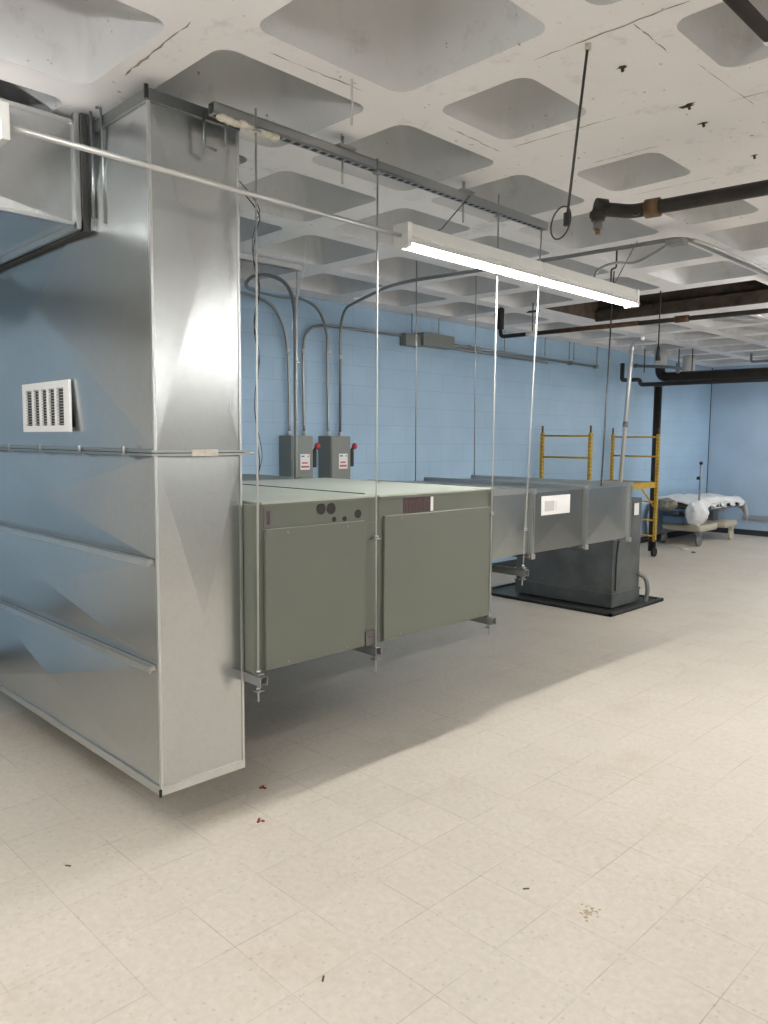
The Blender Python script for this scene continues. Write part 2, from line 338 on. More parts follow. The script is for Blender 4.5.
# waffle slab: one face of concrete with tapered pans
def rrect(x0, x1, y0, y1, r, n=5):
    out = []
    for cx, cy, a0 in ((x1-r, y0+r, -90), (x1-r, y1-r, 0), (x0+r, y1-r, 90), (x0+r, y0+r, 180)):
        out.append([(cx+r*math.cos(math.radians(a0+90*k/n)), cy+r*math.sin(math.radians(a0+90*k/n))) for k in range(n+1)])
    return out
xb = [-5.98, -5.80, -4.94, -4.07, -3.19, -2.35, -1.46, -0.58, 0.31, 1.20, 2.09, 2.98, 3.87, 4.76, 5.65, 6.54, 7.43, 8.0]
yb = [-4.5, -3.81, -2.92, -2.03, -1.14, -0.25, 0.62, 1.51, 2.43, 3.32, 4.18, 5.11, 5.99, 6.88, 7.78, 8.68, 9.57, 10.46, 11.35, 12.24, 13.13, 14.02, 14.5]
bm = bmesh.new()
def cell(x0, x1, y0, y1, pan=None, depth=0.34):
    if pan is None:
        f = bm.faces.new([bm.verts.new((x, y, ZC)) for x, y in ((x0,y0),(x0,y1),(x1,y1),(x1,y0))]); return
    px0, px1, py0, py1 = pan
    co = [bm.verts.new((x, y, ZC)) for x, y in ((x1,y0),(x1,y1),(x0,y1),(x0,y0))]
    low = [[bm.verts.new((x, y, ZC)) for x, y in c] for c in rrect(px0, px1, py0, py1, 0.07)]
    t = 0.055
    top = [[bm.verts.new((x, y, ZC+depth)) for x, y in c] for c in rrect(px0+t, px1-t, py0+t, py1-t, 0.09)]
    for i in range(4):
        j = (i+1) % 4
        for a, b in zip(low[i], low[i][1:]): bm.faces.new((co[i], a, b))
        bm.faces.new((co[i], low[i][-1], low[j][0], co[j]))
    L_ = [v for c in low for v in c]; T_ = [v for c in top for v in c]; n = len(L_)
    W_ = [bm.verts.new(v.co) for v in L_]
    mid = [bm.verts.new((a.co.x*0.12+b.co.x*0.88, a.co.y*0.12+b.co.y*0.88, ZC+depth*0.86)) for a, b in zip(L_, T_)]
    inner = [bm.verts.new((b.co.x*0.9+(px0+px1)/2*0.1, b.co.y*0.9+(py0+py1)/2*0.1, ZC+depth)) for b in T_]
    for A, B in ((W_, mid), (mid, inner)):
        for k in range(n):
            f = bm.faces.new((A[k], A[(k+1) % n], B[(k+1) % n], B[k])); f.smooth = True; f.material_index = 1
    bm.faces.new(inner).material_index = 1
HX0, HX1, HY0, HY1 = -4.66, -2.55, 6.98, 8.06
special = {  # short pans beside the solid column head
    (5, 8): (-2.25, -1.80, 2.53, 3.02), (5, 9): (-2.255, -1.80, 3.60, 4.04), (5, 10): (-2.24, -1.79, 4.40, 4.96),
    (6, 8): (-1.25, -0.67, 2.56, 3.03), (6, 9): (-1.25, -0.67, 3.60, 4.04), (6, 7): (-1.38, -0.67, 1.62, 2.33), (6, 10): (-1.25, -0.67, 4.40, 4.96)}
for i in range(len(xb)-1):
    for j in range(len(yb)-1):
        if 2 <= i <= 4 and 13 <= j <= 14: continue
        x0, x1, y0, y1 = xb[i], xb[i+1], yb[j], yb[j+1]
        if x1-x0 < 0.5 or y1-y0 < 0.6: cell(x0, x1, y0, y1); continue
        g = 0.088
        if (i, j) in special: cell(x0, x1, y0, y1, special[(i, j)])
        else: cell(x0, x1, y0, y1, (x0+g, x1-g, y0+g+0.01, y1-g-0.01))
# the rough rectangular opening
rx0, rx1, ry0, ry1 = xb[2], xb[5], yb[13], yb[15]
for a in ((rx0, rx1, ry0, HY0), (rx0, rx1, HY1, ry1), (rx0, HX0, HY0, HY1), (HX1, rx1, HY0, HY1)): cell(*a)
bmesh.ops.recalc_face_normals(bm, faces=bm.faces)
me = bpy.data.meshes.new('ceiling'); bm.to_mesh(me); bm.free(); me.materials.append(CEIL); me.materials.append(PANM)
ce = bpy.data.objects.new('ceiling', me); COL.objects.link(ce); struct(ce)
struct(MB().box(XL-0.2, XR+0.2, Y0-0.2, Y1+0.2, 3.85, 3.95).build('ceiling', CEIL))
# walls of the opening
h = MB(); zt = 3.8
h.box(HX0-0.04, HX0, HY0, HY1, ZC+0.001, zt).box(HX1, HX1+0.04, HY0, HY1, ZC+0.001, zt).box(HX0-0.04, HX1+0.04, HY1, HY1+0.04, ZC+0.001, zt).box(HX0-0.04, HX1+0.04, HY0-0.04, HY0, ZC+0.001, zt).box(HX0, HX1, HY0, HY1, zt-0.02, zt)
h.box(HX0+0.0, HX1, HY1-0.05, HY1, ZC-0.02, ZC+0.10)
struct(h.build('trim_2', HOLE))
# narrow cracks and formwork lines on the column head
cr = MB()
def crack(x0, y0, x1, y1, w, seed):
    rnd = random.Random(seed); n = 14; L0 = []; R0 = []
    d = Vector((x1-x0, y1-y0)); nn = Vector((-d.y, d.x)).normalized()
    for k in range(n+1):
        t = k/n; ww = w*rnd.uniform(0.15, 1.0)*(0.2 if k in (0, n) else 1); off = rnd.uniform(-w, w)*0.5
        c = Vector((x0, y0))+d*t+nn*off; L0.append(c+nn*ww/2); R0.append(c-nn*ww/2)
    for k in range(n):
        cr.poly([(*L0[k], ZC-0.0012), (*L0[k+1], ZC-0.0012), (*R0[k+1], ZC-0.0012), (*R0[k], ZC-0.0012)])
for k, a in enumerate([(-1.716, 2.458, -1.145, 2.478, 0.008), (-1.732, 3.121, -2.265, 3.092, 0.007), (-1.334, 2.481, -1.341, 2.752, 0.006), (-2.38, 1.45, -2.9, 1.47, 0.012), (-2.36, 1.75, -2.34, 2.2, 0.008),
    (-1.35, 3.3, -1.0, 3.32, 0.006), (-2.33, 2.7, -2.34, 3.1, 0.008), (-1.76, 3.55, -2.1, 3.54, 0.006), (-1.75, 4.16, -2.25, 4.14, 0.006), (-1.3, 2.9, -1.28, 3.4, 0.004)]): crack(*a, seed=k+3)
struct(cr.build('trim_3', mat('crack_grey', (0.30, 0.27, 0.25), 0.9)))
# broken anchors left in the soffit
for (x, y, s) in ((-1.51, 2.729, 0.04), (-1.474, 3.22, 0.065), (-1.506, 3.437, 0.04), (-1.489, 3.983, 0.04)):
    a = MB(); rnd = random.Random(int(-x*1000))
    pts = [(x+s*math.cos(k)*rnd.uniform(0.15, 0.8), y+0.4*s*math.sin(k)*rnd.uniform(0.3, 1.1)) for k in [2*PI*i/10 for i in range(10)]]
    a.poly([(px, py, ZC-0.002) for px, py in pts]); a.tube([(x, y, ZC), (x+0.004, y, ZC-0.018)], 0.006, 6)
    lab = {2.729: 'small rusty anchor stub in ceiling nearest the hanging ring rod', 3.22: 'largest rusty anchor stub with chipped spot on the flat ceiling patch', 3.437: 'thin rusty anchor stub just behind the largest one on ceiling', 3.983: 'rusty anchor stub on ceiling just above the thick black pipe'}[y]
    tag(a.build('ceiling_anchor', CHIP), lab, 'anchor', 'old anchors left in the ceiling')
# wall guard rail at the far wall
tag(MB().box(-5.3, 7.9, Y1-0.03, Y1-0.004, 0.28, 0.37).build('wall_guard', mat('grey_guard', (0.30, 0.34, 0.38), 0.5), bevel=0.008), 'grey horizontal bumper rail low on the far blue wall', 'rail')

# ------------------------------------------------------------ sheet-metal helpers
def xface(mb, a, b, c, d, bulge):
    """cross-broken sheet: four facets meeting at a slightly raised centre"""
    A, B, C_, D = [Vector(p) for p in (a, b, c, d)]
    n = (B-A).cross(D-A).normalized(); m = mb.bm.verts.new((A+B+C_+D)/4 + n*bulge)
    v = [mb.bm.verts.new(p) for p in (A, B, C_, D)]
    for k in range(4): mb.bm.faces.new((v[k], v[(k+1) % 4], m))
def xbox(mb, x0, x1, y0, y1, z0, z1, bulge, faces='xXyYzZ', rows=1):
    for k in range(rows):
        a, b = z0+(z1-z0)*k/rows, z0+(z1-z0)*(k+1)/rows
        if 'y' in faces: xface(mb, (x0,y0,a), (x1,y0,a), (x1,y0,b), (x0,y0,b), bulge)
        if 'Y' in faces: xface(mb, (x1,y1,a), (x0,y1,a), (x0,y1,b), (x1,y1,b), bulge)
    if 'X' in faces: xface(mb, (x1,y0,z0), (x1,y1,z0), (x1,y1,z1), (x1,y0,z1), bulge)
    if 'x' in faces: xface(mb, (x0,y1,z0), (x0,y0,z0), (x0,y0,z1), (x0,y1,z1), bulge)
    if 'Z' in faces: xface(mb, (x0,y0,z1), (x1,y0,z1), (x1,y1,z1), (x0,y1,z1), bulge)
    if 'z' in faces: xface(mb, (x0,y1,z0), (x1,y1,z0), (x1,y0,z0), (x0,y0,z0), bulge)

# ------------------------------------------------------------ the tall duct
DX0, DX1, DY0, DY1 = -4.98, -2.83, 1.53, 1.935
duct = thing('vertical_duct', 'tall shiny galvanized duct from near the floor to the ceiling at left', 'duct', (-3.9, 1.73, 0.2))
lo = MB()
zs = [0.225, 0.735, 1.175, 1.60]
for a, b in zip(zs, zs[1:]):
    xface(lo, (DX0, DY0, a), (DX1, DY0, a), (DX1, DY0, b), (DX0, DY0, b), 0.04)
xbox(lo, DX0, DX1, DY0, DY1, zs[0], zs[-1], 0.02, 'xXz'); xbox(lo, DX0, DX1, DY0, DY1, zs[0], zs[-1], 0.001, 'Y')
lo.build('lower_section', GALV, duct)
up = MB(); xbox(up, DX0, DX1, DY0, DY1, 1.62, 2.995, 0.014, 'X'); xbox(up, DX0, DX1, DY0, DY1, 1.62, 2.995, 0.001, 'Y'); xbox(up, DX0, DX1, DY0, DY1, 1.62, 2.995, 0.042, 'xyzZ'); up.build('upper_section', GALV, duct)
fl = MB()
for z in (1.60, 1.613):
    fl.box(DX0-0.03, DX1+0.028, DY0-0.03, DY1+0.03, z, z+0.009)
fl.build('flange', GALV_P, duct)
MB().box(DX0-0.012, DX1+0.014, DY0-0.012, DY1+0.012, 1.609, 1.613).build('flange_gasket', BLACK, duct)
for z in (0.735, 1.175):
    st = MB(); st.box(DX0, DX1-0.015, DY0-0.032, DY0-0.004, z-0.012, z+0.006).box(DX0, DX1-0.015, DY0-0.034, DY0-0.028, z-0.02, z+0.006)
    st.build('stiffener', GALV_L, duct)
rim = MB()
rim.box(DX0-0.004, DX1+0.006, DY0-0.008, DY0-0.001, 0.193, 0.228).box(DX1+0.0, DX1+0.007, DY0-0.006, DY1+0.004, 0.193, 0.228)
rim.build('bottom_rim', GALV_L, duct)
cc = MB(); cc.box(DX1-0.006, DX1+0.006, DY0-0.006, DY0+0.006, 0.2, 1.60).box(DX1-0.006, DX1+0.006, DY0-0.006, DY0+0.006, 1.62, 2.99)
cc.box(DX1-0.004, DX1+0.005, DY1-0.006, DY1+0.004, 0.2, 1.60).box(DX1-0.004, DX1+0.005, DY1-0.006, DY1+0.004, 1.62, 2.99)
cc.build('corner_seam', GALV_L, duct, split=True)
tr = MB(); tr.box(DX0, DX1+0.012, DY0-0.012, DY0+0.002, 2.955, 2.998).box(DX1-0.002, DX1+0.012, DY0, DY1+0.006, 2.955, 2.998); tr.build('top_rim', GALV_D, duct)
cd = MB(); cd.box(DX1+0.003, DX1+0.013, DY0-0.018, DY0-0.004, 2.96, 3.01).box(DX1+0.003, DX1+0.012, DY0-0.014, DY0-0.005, 0.19, 0.222); cd.build('corner_gap', BLACK, duct, split=True)
# bolts along the flange and cleats
for k, x in enumerate([-4.75, -4.32, -3.9, -3.45, -3.02]):
    b = MB(); b.tube([(x, DY0-0.038, 1.606), (x, DY0-0.038, 1.636)], 0.007, 6).box(x-0.028, x+0.028, DY0-0.036, DY0-0.028, 1.594, 1.602); b.build('bolt', STRUT, duct)
b = MB(); b.box(DX1+0.026, DX1+0.036, 1.68, 1.80, 1.598, 1.626); b.build('flange_clip', FOAM, duct)
b = MB(); b.tube([(DX1+0.01, DY1+0.0, 1.606), (DX1+0.01, DY1+0.06, 1.606)], 0.006, 6); b.build('bolt', STRUT, duct)
# return grille
gx0, gx1, gz0, gz1 = -4.11, -3.545, 1.697, 1.935
g = MB(); yy = DY0-0.034
g.box(gx0, gx1, yy-0.004, yy+0.008, gz1-0.034, gz1).box(gx0, gx1, yy-0.004, yy+0.008, gz0, gz0+0.03).box(gx0, gx0+0.04, yy-0.004, yy+0.008, gz0+0.03, gz1-0.034).box(gx1-0.06, gx1, yy-0.004, yy+0.008, gz0+0.03, gz1-0.034)
for k in range(1, 5):
    x = gx0+0.04+(gx1-gx0-0.10)*k/5; g.box(x-0.012, x+0.012, yy-0.004, yy+0.008, gz0+0.03, gz1-0.034)
gf = g.build('grille', WHITE, duct)
gb = MB().box(gx0+0.03, gx1-0.05, DY0-0.026, DY0-0.022, gz0+0.02, gz1-0.02).build('grille_back', SLOT, gf)
lv = MB()
for k in range(13):
    z = gz0+0.036+k*0.0135; lv.box(gx0+0.035, gx1-0.055, yy-0.001, yy+0.009, z, z+0.0035)
lv.build('louvers', mat('louver_grey', (0.36, 0.36, 0.37), 0.5), gf)

# branch duct running back over the camera's left shoulder
br = thing('branch_duct', 'galvanized horizontal duct joining the tall duct near the ceiling', 'duct', (-4.0, 0.3, 2.56))
bd = MB(); xbox(bd, -4.72, -3.34, -1.2, 1.455, 2.578, 3.0, 0.02, 'xXyzZ'); bd.build('duct_body', GALV, br)
bb = MB()
bb.box(-4.74, -3.325, 1.455, 1.475, 2.555, 2.58).box(-3.345, -3.32, 1.455, 1.475, 2.56, 3.03); bb.build('end_flange', GALV_L, br)
ga = MB(); ga.box(-4.75, -3.31, 1.478, 1.512, 2.545, 2.59).box(-3.34, -3.305, 1.478, 1.512, 2.55, 3.03).box(-4.75, -3.33, 1.47, 1.48, 2.565, 3.02); ga.build('flexible_connector', mat('black_canvas', (0.03, 0.03, 0.028), 0.7, bump=0.8, bscale=25), br)
tr = MB(); tr.box(-3.30, -3.285, 1.50, 1.528, 2.55, 3.02).tube([(-3.27, 1.505, 3.03), (-3.262, 1.505, 2.80), (-3.268, 1.505, 2.60)], 0.007, 6)
tr.build('corner_strip', GALV_D, br, split=True)
sm = MB(); sm.box(-3.345, -3.333, -1.2, 1.45, 2.572, 2.586).box(-3.345, -3.333, -1.2, 1.45, 2.985, 3.003); sm.build('edge_seam', GALV_L, br, split=True)
# strap hanging down the duct face
b = MB(); b.tube([(-3.235, 1.514, 3.04), (-3.2, 1.514, 3.03), (-3.185, 1.514, 2.9), (-3.18, 1.514, 2.56)], 0.006, 6)
tag(b.build('hanger_strap', GALV_D), 'thin metal strap hanging down the tall duct beside the branch duct joint', 'strap')

# ------------------------------------------------------------ air handling unit
ux, ub = -2.755, -4.25
ahu = thing('air_handler', 'large sage grey air handling unit hung from rods beside the tall duct', 'air conditioner', (-3.5, 2.8, 0.635))
def module(y0, y1, top):
    mb = MB(); mb.box(ub, ux, y0, y1, 0.637, 1.385); mb.build('cabinet', AHU, ahu, 0.006)
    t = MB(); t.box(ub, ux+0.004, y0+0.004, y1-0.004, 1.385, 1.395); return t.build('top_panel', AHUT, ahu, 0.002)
module(1.985, 2.697, 0); module(2.703, 3.648, 0)
sg = MB().box(ub, ux-0.004, 2.696, 2.704, 0.65, 1.388).box(ub, ux-0.10, 2.692, 2.708, 1.388, 1.398).build('gasket', BLACK, ahu)
e = MB(); e.box(ub, ux+0.002, 1.945, 1.984, 0.637, 1.385); e.build('end_panel', AHU, ahu, 0.003)
for (y0, y1, z0, z1, sd) in ((2.0, 2.60, 0.645, 1.275, 0), (2.735, 3.60, 0.645, 1.288, 1)):
    p = MB(); p.box(ux, ux+0.018, y0, y1, z0, z1); pp = p.build('access_panel', AHU, ahu, 0.003)
    sc = MB()
    for y in (y0+0.12, y1-0.12):
        for z in (z0+0.02, z1-0.02): sc.tube([(ux+0.017, y, z), (ux+0.021, y, z)], 0.006, 8)
    sc.build('screw', GREYM, pp, split=True)
fr = MB(); fr.box(ux, ux+0.004, 2.60, 2.69, 0.66, 1.26).box(ux, ux+0.005, 1.988, 2.69, 1.372, 1.386).box(ux, ux+0.005, 2.712, 3.646, 1.372, 1.386).box(ux, ux+0.005, 3.615, 3.646, 0.645, 1.38); fr.build('corner_post', AHU, ahu, 0.0015)
for (y, z, r) in ((2.329, 1.347, 0.027), (2.391, 1.345, 0.027), (2.565, 1.309, 0.021), (2.41, 1.293, 0.012), (2.477, 1.291, 0.012)):
    MB().tube([(ux-0.001, y, z), (ux+0.003, y, z)], r, 20).build('port_grommet', BLACK, ahu)
pl = MB().box(ux+0.0005, ux+0.003, 2.0, 2.05, 1.28, 1.372).build('nameplate', PLATE, ahu)
MB().box(ux+0.003, ux+0.0042, 2.015, 2.033, 1.295, 1.355).build('plate_print', DARKPR, pl)
hg = MB().box(ux+0.004, ux+0.02, 2.605, 2.675, 0.642, 0.715); hg.box(ux+0.02, ux+0.026, 2.625, 2.66, 0.687, 0.693); hg.build('latch_plate', PLATE, ahu)
wl = MB().box(ux+0.0005, ux+0.0025, 2.885, 3.12, 1.288, 1.372).build('warning_label', DARKPR, ahu)
lw = MB(); lw.box(ux+0.0025, ux+0.0035, 3.095, 3.117, 1.292, 1.369); lw.build('label_strip', LABEL, wl)
lr = MB()
for k in range(7): lr.box(ux+0.0025, ux+0.0035, 2.895+k*0.027, 2.908+k*0.027, 1.30, 1.345+0.02*(k % 2))
lr.box(ux+0.0025, ux+0.0034, 2.89, 3.09, 1.358, 1.366); lr.build('label_print', mat('maroon_print', (0.06, 0.025, 0.022), 0.6), wl)
rs = MB(); rs.box(-5.3, ub-0.002, 2.1, 3.70, 0.68, 1.384); rs.build('rear_section', AHU, ahu, 0.006)

# ------------------------------------------------------------ horizontal duct with transverse flanges
hd = thing('horizontal_duct', 'run of horizontal galvanized duct leading right from the air handler', 'duct', (-3.6, 4.5, 0.96))
ex0, ex1 = -4.2, -2.765
secs = [(3.66, 4.03, GALV_P, 0.967), (4.06, 4.67, GALV_D, 0.963), (4.70, 5.28, GALV_P, 0.96)]
for (a, b, m_, z0) in secs:
    s = MB(); xbox(s, ex0, ex1, a, b, z0, 1.345, 0.012); o = s.build('duct_section', m_, hd)
for y in (4.045, 4.685, 5.295):
    f_ = MB()
    for yy in (y-0.014, y+0.004):
        f_.box(ex0-0.03, ex1+0.028, yy, yy+0.010, 1.345, 1.372).box(ex0-0.03, ex1+0.028, yy, yy+0.010, 0.935, 0.962).box(ex1, ex1+0.028, yy, yy+0.010, 0.95, 1.36).box(ex0-0.03, ex0, yy, yy+0.010, 0.95, 1.36)
    fo = f_.build('flange', GALV_L, hd)
    c = MB()
    for z in (1.358, 0.948): c.box(ex1+0.006, ex1+0.034, y-0.02, y+0.02, z-0.016, z+0.016); c.tube([(ex1+0.02, y-0.035, z), (ex1+0.02, y+0.035, z)], 0.006, 6)
    c.build('corner_bolt', GALV_L, fo, split=True)
w = MB(); w.box(ex1+0.006, ex1+0.012, 4.155, 4.49, 1.198, 1.320); wg = w.build('access_cover', WHITE, hd, 0.002)
MB().box(ex1+0.012, ex1+0.0125, 4.19, 4.30, 1.222, 1.288).build('cover_inset', mat('grey_inset', (0.5, 0.49, 0.48), 0.5), wg)
MB().box(ex1+0.012, ex1+0.0145, 4.32, 4.47, 1.225, 1.285).build('cover_panel', WHITE, wg)
tt = MB()  # transition lip on top by the unit
tt.poly([(ex1, 3.655, 1.392), (ex1+0.0, 4.02, 1.349), (ex0, 4.02, 1.349), (ex0, 3.655, 1.392)]); tt.poly([(ex1, 3.655, 1.345), (ex1, 4.02, 1.345), (ex1, 4.02, 1.349), (ex1, 3.655, 1.392)])
tt.build('transition_lip', GALV_L, hd)

# ------------------------------------------------------------ floor riser on its pan
rz = thing('duct_riser', 'dark grey sheet metal riser standing on a black floor pan', 'duct', (-4.3, 7.2, 0.0))
RX0, RX1, RY0, RY1 = -4.87, -3.735, 6.90, 7.46
r_ = MB(); xbox(r_, RX0, RX1, RY0, RY1, 0.16, 1.10, 0.006); r_.build('riser_body', RISER, rz)
c = MB(); c.box(RX0-0.015, RX1+0.015, RY0-0.015, RY1+0.015, 0.155, 0.172).box(RX0-0.008, RX1+0.008, RY0-0.008, RY1+0.008, 0.03, 0.155); c.build('base_curb', RISER, rz, 0.003)
sl = MB().box(RX1+0.006, RX1+0.012, 7.29, 7.38, 0.93, 1.05).build('white_tag', LABEL, rz)
cv = MB(); cv.tube(spline([(RX1+0.016, 6.96, 1.0), (RX1+0.016, 7.0, 0.8), (RX1+0.016, 6.95, 0.55), (RX1+0.016, 6.94, 0.2)]), 0.009, 8); cv.build('seam_cable', BLACK, rz)
fp = MB(); fp.box(-5.22, -3.60, 6.66, 7.76, 0.0, 0.014)
for a in ((-5.22, -3.60, 6.66, 6.69), (-5.22, -3.60, 7.73, 7.76), (-3.63, -3.60, 6.66, 7.76), (-5.22, -5.19, 6.66, 7.76)): fp.box(*a, 0.0, 0.032)
tag(fp.build('floor_pan', PAN), 'black metal drip pan with raised rim under the dark riser', 'pan')
hs = MB(); hs.tube(spline([(-3.715, 7.4, 0.32), (-3.66, 7.45, 0.27), (-3.64, 7.47, 0.15), (-3.655, 7.46, 0.03)]), 0.022, 10)
tag(hs.build('drain_hose', mat('grey_hose', (0.17, 0.17, 0.16), 0.5)), 'short curved grey hose at the right side of the dark riser', 'hose')

# ------------------------------------------------------------ strut channels
def strut(name, p0, p1, label, size=0.041, slots=True, slots_down=False, group=None):
    """C channel with lips and a row of punched slots; axis-aligned along x or y"""
    A, B = Vector(p0), Vector(p1); L = (B-A).length; s = size; t = 0.003
    mb = MB()
    mb.box(0, L, -s/2, s/2, s-t, s).box(0, L, -s/2, -s/2+t, 0, s).box(0, L, s/2-t, s/2, 0, s).box(0, L, -s/2, -s/2+0.01, 0, t).box(0, L, s/2-0.01, s/2, 0, t)
    th = thing(name, label, 'strut channel', p0, group)
    ang = math.atan2((B-A).y, (B-A).x)
    Mx = Matrix.Translation(A) @ Matrix.Rotation(ang, 4, 'Z')
    if slots_down: mb.box(0, L, -s/2, s/2, -0.003, -0.0005)
    mb.mark()
    if slots:
        for k in range(int(L/0.05)): mb.box(0.015+k*0.05, 0.015+k*0.05+0.030, *((-0.013, 0.013, -0.004, -0.003) if slots_down else (-0.0175, -0.0125, -0.001, 0.0))) if slots_down else None
    bmesh.ops.transform(mb.bm, matrix=Mx, verts=mb.bm.verts); mb.build('channel', STRUT, th, second=SLOT)
    return th
SX = -2.745
sm_ = strut('strut_channel', (SX, 1.755, 2.95), (SX, 4.10, 2.95), 'long slotted strut channel hung under ceiling above the air handler', slots_down=True)
strut('strut_channel', (-4.2, 2.75, 2.80), (-4.2, 3.37, 2.80), 'short strut channel near ceiling behind the tall duct above the looping conduit')
for (y, z, lb) in ((1.958, 0.593, 'strut channel under the air handler next to the tall duct'), (2.66, 0.593, 'strut channel under the middle seam of the air handler'), (3.61, 0.593, 'strut channel under the right end of the air handler')):
    strut('support_channel', (-2.70, y, z), (-4.3, y, z), lb, group='support channels under the equipment')
strut('support_channel', (-2.70, 3.935, 0.84), (-4.3, 3.935, 0.84), 'strut channel hanging in the gap below the horizontal duct', group='support channels under the equipment')
# drips of foam on the end of the long strut
fo = MB(); rnd = random.Random(3)
for k in range(9): fo.ball((SX+0.01, 1.80+k*0.032, 2.945-rnd.uniform(0, 0.01)), 0.022, 0.028, 0.012+rnd.uniform(0, 0.006))
tag(fo.build('foam_drip', FOAM), 'crusty cream foam clinging to the near end of the long strut', 'foam')
cl = MB(); cl.tube([(SX-0.03, 1.74, 2.96), (SX-0.03, 1.74, 2.83), (SX-0.02, 1.79, 2.82)], 0.006, 6).tube([(SX, 1.82, 2.95), (SX, 1.82, 2.84)], 0.005, 6)
tag(cl.build('duct_hook', GALV_D), 'bent metal hook on the near end of the long strut by the tall duct', 'hook')
# plates where the strut meets the ribs
for y, lb in ((2.45, 'clamp plate fixing the long strut to the first rib right of the tall duct'), (3.32, 'clamp plate fixing the long strut to the rib above the lit lamp')):
    tag(MB().box(SX-0.04, SX+0.04, y-0.05, y+0.05, 2.991, 3.0).tube([(SX, y, 2.99), (SX, y, ZC)], 0.008, 8).tube([(SX, y, 2.95), (SX+0.0, y, 2.84)], 0.005, 6).build('strut_clamp', STRUT), lb, 'clamp')

# ------------------------------------------------------------ threaded rods
def rod(p0, p1, label, r=0.0045, m_=ROD, nuts=(), cat='rod', name='threaded_rod', group='threaded rods holding up the equipment', top_r=None):
    th = thing(name, label, cat, p1, group)
    MB().tube([p0, p1], r, 8).build('rod', m_, th)
    A, B = Vector(p0), Vector(p1)
    for z in nuts:
        t = (z-A.z)/(B.z-A.z); p = A+(B-A)*t
        MB().tube([p-Vector((0, 0, 0.007)), p+Vector((0, 0, 0.007))], 0.012, 6).box(p.x-0.018, p.x+0.018, p.y-0.018, p.y+0.018, p.z-0.012, p.z-0.0075).build('nut', STRUT, th)
    return th
RXF = -2.725
rod((RXF, 1.955, 3.02), (RXF, 1.945, 0.52), 'threaded rod nearest the tall duct, in front of the air handler corner', nuts=(2.94, 0.58, 0.655))
rod((RXF, 2.655, 3.0), (RXF, 2.665, 0.50), 'threaded rod in front of the air handler middle seam', nuts=(2.94, 1.19, 0.58))
rod((RXF-0.01, 3.62, 3.05), (RXF-0.01, 3.61, 0.53), 'threaded rod at the right front corner of the air handler', nuts=(2.94, 1.25, 0.58))
rod((RXF-0.01, 4.05, 2.95), (RXF-0.01, 3.935, 0.78), 'slightly leaning threaded rod in front of the first duct flange', nuts=(0.9, 0.83, 1.13))
rod((-3.25, 5.86, 3.05), (-2.85, 5.06, 1.35), 'thin leaning rod rising from the right end of the horizontal duct', m_=DRKROD, r=0.006)
rod((-4.2, 3.34, 2.80), (-4.2, 3.33, 1.395), 'rod carrying a strapped conduit behind the air handler', nuts=(2.2, 1.8))
rod((-4.2, 4.52, ZC+0.3), (-4.2, 4.54, 1.345), 'dark rod behind the duct rising to the curved ceiling conduit', m_=COND)
rod((-4.2, 5.26, ZC+0.3), (-4.2, 5.29, 1.34), 'dark rod against the blue wall, next right of the curved conduit rod', m_=COND)
rod((-2.30, 2.10, ZC+0.3), (-2.30, 2.10, 2.88), 'short cut rod stub hanging from ceiling between the first two front rods', m_=ROD, group=None)

# ------------------------------------------------------------ strip lamps
def fixture(x, y, z, label, L=2.27, hood=True):
    th = thing('strip_lamp', label, 'lamp', (x, y+L/2, z), 'fluorescent strip lamps')
    hb = MB()
    prof = [(-0.048, 0.0), (-0.036, 0.062), (0.036, 0.062), (0.048, 0.0), (0.028, -0.010), (-0.028, -0.010)]
    for yy0, yy1 in ((y, y+L*0.5-0.002), (y+L*0.5+0.002, y+L)):
        v0 = [hb.bm.verts.new((x+a, yy0, z+b)) for a, b in prof]; v1 = [hb.bm.verts.new((x+a, yy1, z+b)) for a, b in prof]
        for k in range(6): hb.bm.faces.new((v0[k], v0[(k+1) % 6], v1[(k+1) % 6], v1[k]))
        hb.bm.faces.new(v0[::-1]); hb.bm.faces.new(v1)
    hb.build('housing', FIXW, th)
    for yy0, yy1 in ((y, y+L*0.5-0.002), (y+L*0.5+0.002, y+L)) if hood else ():
        wb = MB()
        for sgn in (-1, 1):
            q = [(0.024, -0.006), (0.060, -0.036), (0.061, -0.034), (0.030, 0.001)]
            v0 = [wb.bm.verts.new((x+sgn*a, yy0, z+b)) for a, b in q]; v1 = [wb.bm.verts.new((x+sgn*a, yy1, z+b)) for a, b in q]
            for k in range(4): wb.bm.faces.new((v0[k], v0[(k+1) % 4], v1[(k+1) % 4], v1[k]))
            wb.bm.faces.new(v0[::-1]); wb.bm.faces.new(v1)
        wb.build('reflector', FIXW, th, split=True)
    e = MB()
    for yy in (y-0.012, y+L-0.02): e.box(x-0.05, x+0.05, yy, yy+0.03, z-0.052, z+0.062)
    e.build('end_cap', FIXW, th, 0.004, split=True)
    for a, b in ((y+0.03, y+L*0.5-0.012), (y+L*0.5+0.012, y+L-0.03)):
        MB().tube([(x, a, z-0.034), (x, b, z-0.034)], 0.0155, 14).build('tube', TUBE, th)
        sk = MB(); sk.box(x-0.012, x+0.012, a-0.012, a+0.004, z-0.05, z-0.008).box(x-0.012, x+0.012, b-0.004, b+0.012, z-0.05, z-0.008); sk.build('lamp_holder', FIXW, th, split=True)
    return th
labs = ['lit fluorescent strip lamp in front of the rods, near the ceiling', 'fluorescent strip lamp at far left edge on the same conduit line']
